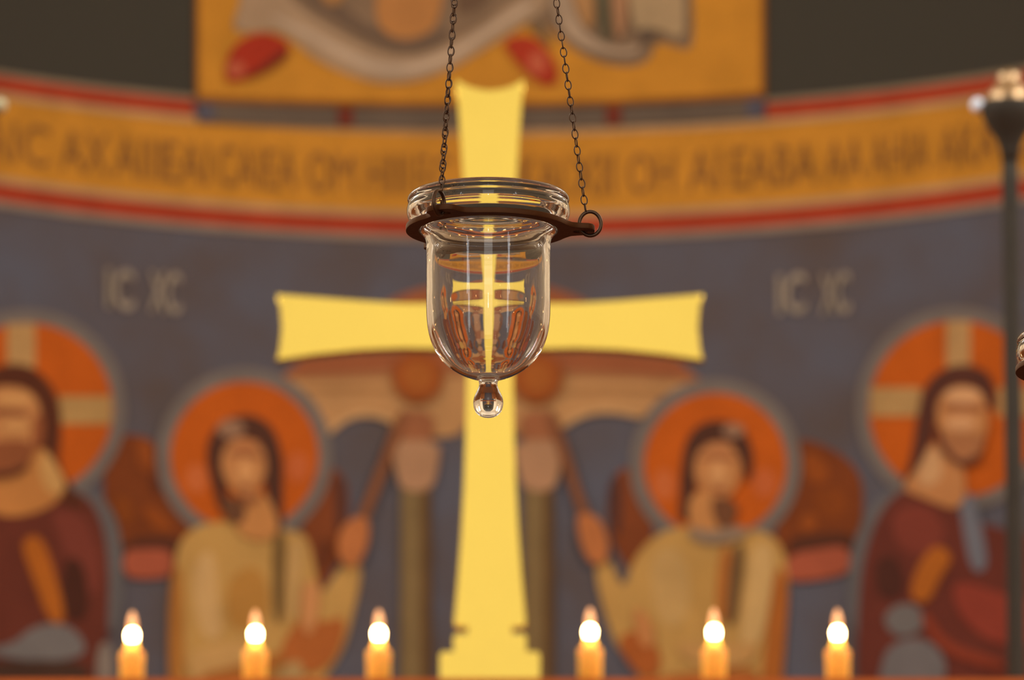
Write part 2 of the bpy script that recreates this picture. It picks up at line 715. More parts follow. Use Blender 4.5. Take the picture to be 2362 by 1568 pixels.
paint(panel, 'shoe', [
    ([(512, 176), (520, 130), (552, 92), (610, 76), (672, 108), (640, 136), (590, 170), (548, 192), (522, 194)], (158, 46, 24)),
    (ell(538, 164, 22, 18), (172, 84, 56)),
    (strip([(560, 186), (610, 160), (660, 122)], [8, 20, 22]), (112, 38, 22))], 16)['label'] = 'red shoe pointing down left'
paint(panel, 'shoe', [
    ([(1158, 104), (1190, 86), (1240, 92), (1284, 146), (1288, 196), (1258, 204), (1216, 176), (1180, 134)], (160, 50, 26)),
    (ell(1240, 150, 22, 26), (176, 84, 56)),
    ([(1214, 60), (1240, 44), (1268, 80), (1280, 120), (1250, 92)], (112, 88, 62))], 16)['label'] = 'red shoe pointing down right'

# ---- the large lower painting
mural = thing('apse_mural', 'grey-blue apse painting of haloed figures around a canopy behind the gold cross', 'mural', uv_wall(0, 3.0, 0.0))


def adopt(o):
    """keep the world position when the painting's Empty sits away from the origin"""
    o.matrix_parent_inverse = Matrix.Translation(mural.location).inverted()
    return o


RB = (148, 84, 50)
TAN = (178, 130, 82)
cano = adopt(paint(mural, 'painted_canopy', [
    ([(622, 892), (700, 826), (800, 750), (900, 690), (1000, 656), (1126, 642), (1250, 656), (1345, 690), (1450, 752), (1560, 826), (1640, 900), (1560, 888), (1126, 880), (700, 884)], RB),
    ([(640, 868), (900, 856), (1126, 852), (1400, 858), (1624, 872), (1600, 900), (1560, 930), (1500, 960), (1476, 966), (1440, 956), (1390, 952), (1340, 962), (1296, 990),
      (1280, 1010), (1190, 1010), (1180, 978), (1126, 966), (1070, 978), (1062, 1010), (900, 1010), (905, 978), (870, 962), (826, 960), (786, 976), (756, 1004), (740, 990), (700, 930)],
     TAN),
    (strip([(640, 872), (900, 866), (1126, 862), (1400, 866), (1620, 878)], 14), (150, 100, 62)),
    (strip([(700, 900), (860, 900), (900, 905)], 12), (158, 110, 66)),
    (strip([(1300, 905), (1440, 900), (1560, 912)], 12), (158, 110, 66)),
    (strip([(756, 1000), (786, 972), (826, 956), (870, 958), (905, 974)], 12), (190, 146, 98)),
    (strip([(1296, 986), (1340, 958), (1390, 948), (1440, 952), (1476, 962)], 12), (190, 146, 98))], 2))
cano['label'] = 'painted domed canopy with arches'
for x0, dx in ((958, 0), (1243, 0)):
    paint(cano, 'column', [
        ([(x0 - 34, 1120), (x0 + 34, 1120), (x0 + 36, 1640), (x0 - 36, 1640)], (122, 98, 62), 0),
        ([(x0 + 12, 1120), (x0 + 34, 1120), (x0 + 36, 1640), (x0 + 12, 1640)], (96, 68, 38), 0),
        ([(x0 - 44, 950), (x0 + 44, 950), (x0 + 40, 1030), (x0 - 40, 1030)], (150, 92, 58), 1),
        ([(x0 - 60, 1018), (x0 + 56, 1018), (x0 + 52, 1080), (x0 + 36, 1136), (x0 - 34, 1136), (x0 - 50, 1080)], (168, 124, 90), 1)], 10)

ORANGE = (182, 84, 16)
RIMC = (112, 100, 92)
SKIN = (186, 124, 72)
HAIR = (80, 46, 32)


def halo(parent, cx, cy, r, ri, lay, extra=()):
    return paint(parent, 'halo', [(ell(cx, cy, r, r), RIMC, 0), (ell(cx, cy, ri, ri), ORANGE, 0)] + list(extra), lay)


ROBE = (182, 138, 74)
ang = adopt(paint(mural, 'painted_angel', [
    ([(398, 1300), (412, 1246), (450, 1214), (520, 1200), (610, 1226), (690, 1224), (716, 1260), (735, 1380), (770, 1330), (800, 1290), (836, 1300), (818, 1400),
      (788, 1510), (740, 1570), (720, 1640), (396, 1640), (386, 1480)], ROBE),
    ([(386, 1640), (384, 1400), (396, 1300), (420, 1320), (420, 1640)], (166, 106, 44)),
    ([(440, 1300), (490, 1260), (500, 1400), (512, 1470), (470, 1480), (446, 1420)], (196, 154, 98)),
    ([(520, 1330), (600, 1300), (624, 1420), (560, 1460), (520, 1440)], (172, 120, 54)),
    ([(624, 1222), (656, 1226), (652, 1330), (650, 1440), (626, 1440)], (112, 84, 46)),
    ([(660, 1240), (700, 1250), (690, 1340), (680, 1440), (656, 1430)], (188, 146, 88)),
    ([(690, 1420), (740, 1440), (800, 1420), (776, 1520), (720, 1560), (650, 1540), (640, 1500)], (168, 92, 40)),
    ([(420, 1520), (470, 1490), (560, 1480), (590, 1510), (520, 1560), (450, 1600)], (192, 146, 86)),
    ([(440, 1560), (540, 1540), (640, 1500), (660, 1530), (560, 1600), (460, 1640)], (164, 100, 42)),
    ([(640, 1540), (690, 1520), (700, 1580), (660, 1640), (630, 1620)], (168, 132, 82)),
    ([(690, 1340), (740, 1350), (720, 1470), (690, 1460)], (192, 130, 78))], 8))
paint(ang, 'wing', [([(690, 1200), (740, 1080), (780, 1080), (806, 1130), (800, 1230), (770, 1310), (736, 1372), (710, 1330)], (120, 60, 28)),
                    ([(772, 1080), (800, 1120), (800, 1190), (776, 1250), (770, 1160)], (84, 48, 36)),
                    ([(736, 1240), (764, 1250), (748, 1330), (730, 1310)], (92, 46, 24))], 2)
paint(ang, 'wing', [([(240, 1010), (300, 1000), (360, 1016), (380, 1120), (450, 1230), (420, 1290), (300, 1290), (236, 1200)], (116, 56, 22)),
                    ([(310, 1010), (350, 1020), (352, 1090), (318, 1080)], (142, 70, 24)), ([(320, 1160), (370, 1180), (410, 1230), (350, 1220)], (140, 68, 20)),
                    ([(256, 1140), (300, 1150), (310, 1210), (270, 1210)], (126, 62, 18)), ([(280, 1250), (340, 1236), (420, 1240), (400, 1290), (280, 1290)], (84, 44, 28)),
                    ([(340, 1090), (356, 1100), (372, 1140), (350, 1140)], (92, 46, 28))], 2)
ang['label'] = 'painted haloed angel in cream robe, left of the canopy'
halo(ang, 561, 1054, 204, 172, 6, [(ell(450, 1106, 26, 34), (190, 98, 48)), (ell(684, 1080, 26, 34), (188, 94, 46))])
paint(ang, 'hair', [([(470, 1060), (480, 1000), (520, 964), (580, 958), (628, 988), (650, 1060), (648, 1150), (650, 1240), (622, 1210), (606, 1100), (560, 1010),
                      (510, 1040), (514, 1120), (530, 1200), (500, 1180), (486, 1120)], HAIR), (ell(528, 992, 32, 22), (142, 104, 78))], 12)
paint(ang, 'face', [([(520, 1160), (600, 1130), (630, 1180), (640, 1236), (590, 1256), (536, 1226)], (186, 124, 68)), ([(506, 1150), (540, 1150), (566, 1180), (548, 1220), (506, 1196)], (104, 66, 42)),
                    ([(500, 1070), (516, 1026), (556, 1010), (598, 1030), (612, 1076), (600, 1120), (572, 1150), (544, 1146), (514, 1116)], SKIN),
                    (strip([(520, 1052), (560, 1048), (600, 1060)], 12), (146, 86, 52)), (ell(560, 1030, 32, 12), (182, 116, 68)), (ell(560, 1092, 18, 26), (204, 144, 88)),
                    (strip([(546, 1128), (574, 1130)], 9), (150, 80, 50)), ([(540, 1140), (570, 1156), (600, 1136), (580, 1170), (550, 1168)], (138, 80, 48))], 15)
paint(ang, 'hand', [([(772, 1290), (776, 1230), (806, 1200), (842, 1194), (850, 1230), (836, 1290), (806, 1320)], (178, 106, 58))], 22)
fan = paint(ang, 'liturgical_fan', [(strip([(820, 1230), (870, 1110), (930, 950)], 24), (128, 78, 48)), (ell(962, 874, 58, 58), (148, 74, 28)), (ell(962, 874, 36, 36), (160, 88, 34))], 18)

ang2 = adopt(paint(mural, 'painted_angel', [
    ([(1368, 1300), (1404, 1280), (1440, 1370), (1462, 1290), (1520, 1228), (1600, 1212), (1700, 1226), (1770, 1226), (1808, 1260), (1824, 1330), (1816, 1470), (1800, 1640),
      (1480, 1640), (1476, 1540), (1430, 1510), (1396, 1420)], ROBE),
    ([(1792, 1300), (1824, 1330), (1816, 1470), (1800, 1640), (1752, 1640), (1770, 1470)], (164, 92, 34)),
    ([(1500, 1270), (1580, 1260), (1600, 1400), (1560, 1460), (1510, 1420)], (184, 144, 86)),
    ([(1600, 1300), (1670, 1280), (1672, 1430), (1620, 1480)], (178, 134, 70)),
    ([(1664, 1260), (1696, 1262), (1690, 1430), (1650, 1440)], (166, 98, 40)),
    ([(1692, 1262), (1724, 1250), (1716, 1350), (1700, 1450), (1676, 1440)], (104, 76, 46)),
    ([(1736, 1260), (1790, 1250), (1790, 1350), (1760, 1500), (1706, 1500), (1726, 1380)], (194, 154, 96)),
    ([(1420, 1480), (1470, 1450), (1530, 1500), (1520, 1570), (1470, 1560)], (160, 84, 34)),
    ([(1550, 1480), (1700, 1490), (1760, 1480), (1740, 1540), (1600, 1540)], (184, 136, 78)),
    ([(1490, 1570), (1620, 1550), (1760, 1540), (1740, 1580), (1560, 1600)], (162, 94, 40)),
    ([(1460, 1400), (1500, 1420), (1520, 1490), (1480, 1500)], (190, 124, 70)),
    ([(1590, 1214), (1640, 1232), (1720, 1214), (1740, 1236), (1660, 1262), (1600, 1250)], (140, 116, 94))], 8))
paint(ang2, 'wing', [([(1520, 1240), (1460, 1080), (1430, 1080), (1400, 1130), (1404, 1220), (1430, 1290), (1470, 1330)], (120, 60, 28)),
                     ([(1430, 1080), (1402, 1120), (1404, 1200), (1430, 1250), (1436, 1160)], (80, 46, 36))], 2)
paint(ang2, 'wing', [([(1830, 1010), (1890, 1020), (1960, 1060), (1994, 1110), (1990, 1220), (1960, 1280), (1810, 1300), (1780, 1240)], (116, 56, 22)),
                     ([(1852, 1040), (1900, 1050), (1920, 1110), (1866, 1120)], (142, 70, 22)), ([(1870, 1130), (1950, 1120), (1960, 1190), (1890, 1200)], (128, 62, 20)),
                     ([(1850, 1190), (1880, 1180), (1890, 1220), (1850, 1230)], (144, 72, 24)), ([(1820, 1240), (1900, 1230), (1980, 1230), (1960, 1290), (1820, 1290)], (82, 44, 28))], 2)
ang2['label'] = 'painted haloed angel in cream robe, right of the canopy'
halo(ang2, 1652, 1074, 199, 166, 6, [(ell(1534, 1120, 26, 36), (190, 98, 48)), (ell(1768, 1116, 28, 34), (188, 94, 46))])
paint(ang2, 'hair', [([(1574, 1080), (1586, 1010), (1630, 972), (1690, 974), (1734, 1010), (1744, 1080), (1726, 1130), (1716, 1050), (1660, 1020), (1610, 1050), (1606, 1130),
                       (1612, 1200), (1566, 1210), (1572, 1140)], HAIR), (ell(1696, 996, 26, 16), (146, 108, 82))], 12)
paint(ang2, 'face', [([(1596, 1130), (1690, 1140), (1680, 1220), (1640, 1244), (1590, 1222)], (190, 128, 72)), ([(1640, 1150), (1690, 1150), (1710, 1180), (1690, 1226), (1656, 1220)], (110, 68, 42)),
                     ([(1604, 1080), (1616, 1040), (1660, 1022), (1704, 1040), (1718, 1084), (1706, 1126), (1680, 1154), (1640, 1146), (1610, 1120)], SKIN),
                     (strip([(1618, 1062), (1660, 1056), (1706, 1064)], 12), (148, 88, 54)), (ell(1664, 1036, 32, 12), (186, 122, 74)), (ell(1662, 1096, 20, 26), (202, 144, 90)),
                     (strip([(1650, 1134), (1682, 1136)], 9), (150, 80, 50))], 15)
paint(ang2, 'hand', [([(1330, 1200), (1350, 1184), (1386, 1200), (1408, 1250), (1404, 1300), (1370, 1310), (1344, 1270)], (178, 106, 58))], 22)
paint(ang2, 'liturgical_fan', [(strip([(1360, 1220), (1322, 1110), (1270, 950)], 24), (124, 76, 48)), (ell(1240, 876, 58, 58), (148, 74, 28)), (ell(1240, 876, 36, 36), (160, 88, 34))], 18)

# bearded men with barred halos at both ends
man = adopt(paint(mural, 'painted_bearded_man', [
    ([(280, 1272), (330, 1266), (396, 1270), (396, 1332), (330, 1338), (280, 1330)], (160, 80, 54)),
    ([(150, 1124), (205, 1130), (250, 1170), (276, 1240), (280, 1380), (270, 1460), (236, 1460), (230, 1250)], (96, 90, 88)),
    ([(-200, 1200), (0, 1190), (60, 1170), (150, 1130), (200, 1150), (232, 1210), (246, 1300), (244, 1420), (236, 1640), (-200, 1640)], (100, 46, 32)),
    ([(100, 1180), (180, 1180), (222, 1260), (226, 1380), (170, 1360), (140, 1260)], (116, 54, 40)),
    ([(140, 1280), (190, 1300), (200, 1440), (130, 1430)], (72, 36, 24)),
    (strip([(60, 1240), (90, 1320), (128, 1440)], [52, 54, 42]), (170, 92, 26)),
    ([(-80, 1500), (20, 1490), (60, 1450), (130, 1436), (184, 1470), (190, 1520), (60, 1530)], (112, 104, 100)),
    ([(-80, 1530), (190, 1520), (200, 1590), (-80, 1590)], (70, 46, 34)),
    ([(212, 1500), (240, 1476), (256, 1520), (250, 1640), (214, 1640)], (128, 112, 100))], 8))
man['label'] = 'painted bearded man with barred orange halo, cut off at left edge'
halo(man, 58, 945, 230, 198, 6, [([(10, 748), (76, 748), (76, 850), (10, 850)], (176, 134, 82), 0), ([(130, 916), (252, 916), (252, 980), (130, 980)], (172, 132, 78), 0),
                                 ([(-160, 916), (-40, 916), (-40, 980), (-160, 980)], (172, 132, 78), 0)])
paint(man, 'hair', [([(-80, 900), (-30, 850), (40, 838), (96, 868), (132, 930), (134, 1010), (124, 1070), (160, 1130), (200, 1180), (120, 1160), (60, 1060), (-60, 1080)], (84, 42, 24))], 12)
paint(man, 'face', [([(-40, 1060), (90, 1030), (110, 1060), (150, 1130), (100, 1180), (0, 1200), (-60, 1160)], (182, 118, 60)), ([(84, 1040), (112, 1060), (150, 1130), (110, 1150), (80, 1100)], (196, 146, 84)),
                    ([(-60, 930), (-30, 896), (30, 892), (74, 916), (88, 970), (80, 1020), (50, 1050), (-40, 1060)], SKIN), (ell(20, 924, 44, 16), (204, 146, 86)),
                    (strip([(-40, 956), (0, 952), (52, 958)], 14), (140, 80, 48)), (ell(24, 986, 34, 16), (200, 142, 84)), ([(64, 960), (90, 960), (86, 1030), (60, 1050)], (146, 82, 46)),
                    ([(-60, 1030), (0, 1018), (60, 1020), (66, 1060), (20, 1104), (-60, 1110)], (138, 78, 44)), (strip([(-50, 1098), (10, 1100), (50, 1078)], 16), (92, 48, 30))], 14)
man2 = adopt(paint(mural, 'painted_bearded_man', [
    ([(1816, 1282), (1880, 1270), (1960, 1256), (1972, 1320), (1900, 1338), (1816, 1346)], (160, 80, 54)),
    ([(2080, 1124), (2030, 1150), (1990, 1210), (1962, 1290), (1960, 1400), (1976, 1470), (2010, 1470), (2020, 1280), (2060, 1190)], (98, 92, 90)),
    ([(2080, 1132), (2140, 1130), (2210, 1180), (2300, 1220), (2520, 1260), (2520, 1640), (1980, 1640), (1984, 1420), (1996, 1290), (2030, 1190)], (100, 46, 34)),
    ([(2060, 1180), (2150, 1160), (2200, 1240), (2130, 1290), (2070, 1260)], (120, 54, 40)),
    ([(2020, 1290), (2080, 1280), (2100, 1380), (2030, 1390)], (74, 38, 28)),
    (strip([(2236, 1140), (2254, 1230), (2270, 1320)], [36, 46, 40]), (108, 106, 112)),
    (strip([(2190, 1270), (2150, 1320), (2126, 1390)], [56, 60, 50]), (168, 92, 28)),
    ([(2200, 1330), (2340, 1380), (2500, 1390), (2500, 1470), (2320, 1500), (2220, 1430)], (136, 56, 40)),
    ([(2040, 1430), (2080, 1392), (2130, 1400), (2150, 1450), (2080, 1480)], (106, 98, 94)),
    ([(2060, 1490), (2130, 1470), (2180, 1500), (2200, 1560), (2140, 1640), (2030, 1640), (2040, 1540)], (108, 100, 98)),
    (strip([(2140, 1420), (2190, 1500), (2330, 1540)], 26), (134, 56, 34))], 8))
man2['label'] = 'painted bearded man with barred orange halo, behind the dark pole'
halo(man2, 2212, 945, 236, 204, 6, [([(2188, 742), (2244, 742), (2244, 850), (2188, 850)], (176, 134, 84), 0), ([(2012, 896), (2130, 896), (2130, 962), (2012, 962)], (174, 134, 82), 0),
                                    ([(2310, 896), (2420, 896), (2420, 962), (2310, 962)], (174, 134, 82), 0)])
paint(man2, 'hair', [([(2122, 960), (2140, 888), (2190, 848), (2250, 842), (2300, 870), (2310, 960), (2280, 930), (2200, 900), (2166, 960), (2156, 1030), (2124, 1090),
                       (2080, 1140), (2110, 1060)], (84, 46, 34))], 12)
paint(man2, 'face', [([(2080, 1130), (2130, 1080), (2160, 1010), (2230, 1060), (2240, 1150), (2210, 1180), (2160, 1160)], (184, 122, 72)), ([(2120, 1100), (2156, 1030), (2180, 1050), (2184, 1110), (2140, 1130)], (198, 148, 100)),
                     ([(2166, 960), (2182, 908), (2230, 888), (2280, 908), (2292, 960), (2284, 1020), (2240, 1068), (2190, 1040)], SKIN), (ell(2232, 916, 42, 18), (206, 152, 104)),
                     (strip([(2186, 946), (2230, 942), (2284, 948)], 13), (144, 86, 56)), (ell(2228, 980, 36, 18), (206, 150, 102)),
                     ([(2176, 1000), (2230, 1006), (2286, 1000), (2280, 1046), (2240, 1084), (2196, 1060)], (164, 106, 66)), (strip([(2174, 990), (2186, 1040), (2230, 1080), (2276, 1056)], 16), (96, 54, 38))], 14)
for txt in ((('IC', 242, 306, 622, 716), ('XC', 342, 414, 628, 724)), (('IC', 1796, 1862, 632, 726), ('XC', 1896, 1964, 630, 726))):
    o = letters(mural, 'lettering', txt, (150, 134, 116), 6, 'pale grey painted letters', 0.018)
    adopt(o)
    for t, x0, x1, yt, yb in txt:
        pass

# ------------------------------------------------------------------ shelf, cross, candles, poles (about 13 m away)
BY = 13.0                                      # the plane of cross and candles
SHELF_Z = at_y(1126, 1562, BY - 0.30).z        # top front edge shows along the bottom of the frame
shelf = thing('candle_shelf', 'orange-brown wooden shelf edge carrying the cross and the candles', 'shelf', (0, BY, 0))
bm = bmesh.new()
vs = add_box(bm, (-2.6, -0.30, SHELF_Z - 0.12), (2.6, 0.75, SHELF_Z))
bmesh.ops.bevel(bm, geom=bm.edges[:], offset=0.008, segments=2, affect='EDGES')
from_bm('shelf_board', bm, M_WOOD, shelf, smooth=False)
for x in (-2.4, 2.4):
    for y in (-0.2, 0.65):
        bm = bmesh.new()
        add_box(bm, (x - 0.06, y - 0.06, 0), (x + 0.06, y + 0.06, SHELF_Z - 0.12))
        from_bm('post', bm, M_WOOD, shelf, smooth=False)


def on_plane(px, py, y=BY):
    p = at_y(px, py, y)
    return p.x, p.z


# the cross: outline in the frame, put on its plane
half = [(0, 214), (30, 210), (55, 202), (80, 186), (74, 236), (68, 320), (62, 420), (57, 520), (54, 620), (53, 694), (100, 704), (200, 704), (300, 698), (400, 690),
        (491, 683), (484, 712), (480, 760), (484, 806), (492, 836), (400, 822), (300, 812), (200, 808), (100, 810), (54, 822), (54, 900), (56, 1000), (60, 1120),
        (66, 1230), (74, 1340), (83, 1440), (80, 1449), (52, 1451), (52, 1472), (83, 1475), (83, 1518), (114, 1522), (114, 1600)]
CRX = 1130
right = [on_plane(CRX + x, y) for x, y in half]
left = [on_plane(CRX - x, y) for x, y in half]
z_bottom = SHELF_Z
outline = right + [(p[0], p[1]) for p in left[::-1]]
outline = [(x, max(z, z_bottom)) for x, z in outline]
cx0, cz0 = on_plane(CRX, 1600)[0], z_bottom
cross = plate('altar_cross', [[(x - cx0, z - cz0) for x, z in outline]], 0.016, 0.0008, M_GOLD)
# turn the plate upright: local y becomes height
cross.data.transform(Matrix.Rotation(pi / 2, 4, 'X'))
cross.location = (cx0, BY, cz0)
tag(cross, 'large gold cross with flared arms on a stepped foot', 'cross')
# stepped foot in the round
bm = bmesh.new()
pm = on_plane(CRX + 1, 700)[0] - on_plane(CRX, 700)[0]
z1, z2, z3 = on_plane(CRX, 1474)[1] - cz0, on_plane(CRX, 1522)[1] - cz0, 0.0
for w, za, zb, dp in ((83, z2, z1, 0.05), (114, z3, z2, 0.075)):
    add_box(bm, (-w * pm, -dp, za), (w * pm, dp, zb))
bmesh.ops.bevel(bm, geom=bm.edges[:], offset=0.003, segments=2, affect='EDGES')
from_bm('stepped_foot', bm, M_GOLD, cross, smooth=False)

# the candles
S13 = (at_y(1, 1500, BY) - at_y(0, 1500, BY)).x      # metres per frame pixel there


def make_candle(px, py, label):
    x, z = on_plane(px, py, BY)                        # centre of the bulb
    h = z - SHELF_Z
    t = thing('electric_candle', label, 'candle', (x, BY, SHELF_Z), 'row of lit candles on the shelf')
    top = h - 50 * S13
    r = 28 * S13
    q = lambda f, d: (r * f, top + d * S13)
    bm = bmesh.new()
    add_lathe(bm, [(0, 0), (r, 0), q(1, -12), q(1.04, -4), q(1.03, 4), q(.94, 10), q(.74, 15), q(.5, 18), q(.36, 17), (0, top + 14 * S13)], 32, False)
    from_bm('wax_body', bm, M_WAX, t)
    bm = bmesh.new()
    pr = []
    for k in range(15):
        a = -pi / 2 + pi * k / 14 * 0.92
        pr.append(((13 if a > 0 else 12.5) * cos(a) * S13, h + (16 if a > 0 else 23) * sin(a) * S13))
    pr[0] = (0, pr[0][1])
    pr.append((0, h + 16 * S13))
    add_lathe(bm, pr, 24, False)
    bulb = from_bm('flame_bulb', bm, M_BULB, t)
    bm = bmesh.new()
    add_lathe(bm, [(0, h + 14 * S13), (10 * S13, h + 13 * S13), (10.5 * S13, h + 22 * S13), (9 * S13, h + 36 * S13), (6 * S13, h + 47 * S13), (2.5 * S13, h + 54 * S13), (0, h + 56 * S13)], 24, False)
    from_bm('bulb_tip', bm, M_TIP, bulb)
    bm = bmesh.new()
    add_lathe(bm, [(0, top + 12 * S13), (13 * S13, top + 12 * S13), (16 * S13, top + 19 * S13), (12.5 * S13, h - 14 * S13), (0, h - 14 * S13)], 20, False)
    from_bm('bulb_base', bm, M_BASE, bulb)
    return t


for px, py, lab in ((305, 1465, 'lit candle farthest left, before the hem of the bearded man'), (589, 1462, 'lit candle in front of the robe of the angel left of the cross'),
                    (874, 1461, 'lit candle next to the gold cross on its left side'), (1361, 1457, 'lit candle next to the gold cross on its right side'),
                    (1647, 1458, 'lit candle in front of the robe of the angel right of the cross'), (1932, 1460, 'lit candle nearest the dark pole at right')):
    make_candle(px, py, lab)


# the two tall poles with cups
def make_pole(px, label, glint_rgb):
    PY = BY + 0.55
    s = (at_y(1, 300, PY) - at_y(0, 300, PY)).x
    x, zr = on_plane(px, 243, PY)
    t = thing('lamp_pole', label, 'pole', (x, PY, SHELF_Z), 'pair of dark cup-topped poles')
    q = lambda r, y: (r * s, zr - (y - 243) * s / cos(EL) - SHELF_Z)
    bm = bmesh.new()
    add_lathe(bm, [(0, 0), (60 * s, 0), (60 * s, 0.012), (30 * s, 0.03), (21 * s, 0.06), q(19.5, 420), q(19, 372), (0, q(0, 372)[1])], 40, False)
    from_bm('pole', bm, M_POLE, t)
    bm = bmesh.new()
    add_lathe(bm, [(0, q(0, 375)[1]), q(19, 375), q(22, 350), q(30, 325), q(45, 300), q(58, 280), q(65, 262), q(66, 246), q(62, 238), q(57, 240), q(50, 262), q(30, 280), (0, q(0, 282)[1])], 48, False)
    cup = from_bm('cup', bm, M_POLE, t)
    cup['label'] = 'flared dark cup'
    bm = bmesh.new()
    add_lathe(bm, [(0, q(0, 281)[1]), q(34, 276), q(50, 252), q(52, 228), q(44, 206), q(30, 194), q(24, 186), q(28, 176), q(20, 166), (0, q(0, 164)[1])], 48, False)
    fi = from_bm('finial', bm, M_CUP, t)
    fi['label'] = 'bronze dome rising from the cup'
    mk = paint_mat(glint_rgb, 0.12, 0.02)  # pale colour stands in for the highlight on the knob
    for k in range(2):
        a = pi * k
        bm = bmesh.new()
        bmesh.ops.create_uvsphere(bm, u_segments=20, v_segments=12, radius=17 * s)
        o = from_bm('knob', bm, mk, t)
        o.location = (72 * s * cos(a), 72 * s * sin(a), q(0, 243)[1])
        o['label'] = 'rim knob painted pale as a highlight'
    return t


make_pole(2328, 'tall dark pole with flared cup and knob painted as a highlight at the right edge', (222, 236, 255))
make_pole(-72, 'knob painted as a highlight, on a dark pole just showing at the left edge', (190, 184, 150))

# ------------------------------------------------------------------ the hanging glass lamp
S = LAMP_DEPTH / F


def lz(y):
    return -(y - 533.0) / cos(EL) * S


def spline(xk, yk, x):
    n = len(xk)
    h = [xk[i + 1] - xk[i] for i in range(n - 1)]
    A = [[0.0] * n for _ in range(n)]
    bb = [0.0] * n
    A[0][0] = 1
    A[-1][-2], A[-1][-1] = -1, 1
    for i in range(1, n - 1):
        A[i][i - 1], A[i][i], A[i][i + 1] = h[i - 1], 2 * (h[i - 1] + h[i]), h[i]
        bb[i] = 3 * ((yk[i + 1] - yk[i]) / h[i] - (yk[i] - yk[i - 1]) / h[i - 1])
    for i in range(n):                          # plain elimination, the system is small
        for j in range(i + 1, n):
            if A[j][i]:
                f = A[j][i] / A[i][i]
                for k in range(i, n):
                    A[j][k] -= f * A[i][k]
                bb[j] -= f * bb[i]
    c = [0.0] * n
    for i in range(n - 1, -1, -1):
        c[i] = (bb[i] - sum(A[i][k] * c[k] for k in range(i + 1, n))) / A[i][i]
    out = []
    for v in x:
        i = 0
        while i < n - 2 and v > xk[i + 1]:
            i += 1
        d = v - xk[i]
        b1 = (yk[i + 1] - yk[i]) / h[i] - h[i] * (2 * c[i] + c[i + 1]) / 3
        d1 = (c[i + 1] - c[i]) / (3 * h[i])
        out.append(yk[i] + b1 * d + c[i] * d * d + d1 * d ** 3)
    return out


def glass_profile():
    body = [(156, 536), (148, 546), (144, 556), (143, 575), (143, 640), (143, 700), (142, 740), (136, 775), (124, 805), (105, 832), (80, 852), (50, 867), (24, 874), (0, 877)]
    p = [(q.x, q.y) for q in chaikin([(*q, 0) for q in body], 5, False)]
    seg = [0.0]
    for a, b2 in zip(p[:-1], p[1:]):
        seg.append(seg[-1] + hypot(b2[0] - a[0], b2[1] - a[1]))
    L = seg[-1]
    N = 420
    pts, j = [], 0
    for i in range(N):
        t = L * i / (N - 1)
        while j < len(seg) - 2 and seg[j + 1] < t:
            j += 1
        f = (t - seg[j]) / max(seg[j + 1] - seg[j], 1e-9)
        pts.append((p[j][0] + f * (p[j + 1][0] - p[j][0]), p[j][1] + f * (p[j + 1][1] - p[j][1])))
    KY = [536, 560, 580, 600, 620, 640, 655, 670, 685, 700, 715, 735, 755, 775, 795, 812, 827, 840, 855, 877]
    TH = [10.41, 10.51, 9.69, 9.0, 8.84, 8.97, 9.08, 9.13, 9.18, 9.41, 9.8, 10.22, 10.61, 11.08, 11.22, 10.91, 10.48, 9.61, 8.27, 8.76]
    ss = []
    for ky in KY:
        k = 0
        while k < N - 2 and pts[k + 1][1] < ky:
            k += 1
        f = (ky - pts[k][1]) / max(pts[k + 1][1] - pts[k][1], 1e-9)
        ss.append(L * (k + min(max(f, 0), 1)) / (N - 1))
    th = spline(ss, TH, [L * i / (N - 1) for i in range(N)])
    inner = []
    for i in range(N):
        a, b2 = pts[max(0, i - 1)], pts[min(N - 1, i + 1)]
        tx, ty = b2[0] - a[0], b2[1] - a[1]
        l = hypot(tx, ty)
        nx, ny = -ty / l, tx / l
        if nx > 0 or (nx == 0 and ny > 0):
            nx, ny = -nx, -ny
        if pts[i][0] < 30 and ny > 0:
            nx, ny = -nx, -ny
        inner.append((max(0, pts[i][0] + nx * th[i]), pts[i][1] + ny * th[i]))
    inner[-1] = (0, inner[-1][1])
    # outer shell of the body down to where the stem of the drop begins
    outer = [q for q in pts if q[0] > 27]
    drop = [(27, 873.5), (23.5, 876), (21.5, 880), (21, 884), (21.5, 889), (24, 896), (28.5, 905), (33, 915), (35, 926), (33.5, 938), (28.5, 949), (20, 956.5), (10, 960.3), (0, 961)]
    drop = [(q.x, q.y) for q in chaikin([(*q, 0) for q in drop], 3, False)]
    # rim: two soft rolls above the metal ring
    rim_out = [(166, 449), (172, 447.5), (178, 448.5), (183, 452), (186.5, 457), (187, 462), (184.5, 466.5), (183.5, 469), (186.5, 474), (188, 482), (188, 492), (186, 502), (180, 512), (170, 518.5), (162, 521), (158.5, 528), (156, 536)]
    rim_out = [(q.x, q.y) for q in chaikin([(*q, 0) for q in rim_out], 3, False)]
    rim_in = [(inner[0][0], inner[0][1]), (148, 522), (155, 512), (163, 503), (168, 494), (169.5, 484), (166, 474), (163, 466), (162.5, 457), (163.5, 452), (166, 449)]
    rim_in = [(q.x, q.y) for q in chaikin([(*q, 0) for q in rim_in], 3, False)]
    path = rim_out[:-1] + outer + drop                    # going down outside
    back = inner[::-1] + rim_in[1:-1]                     # and up inside
    return path, back


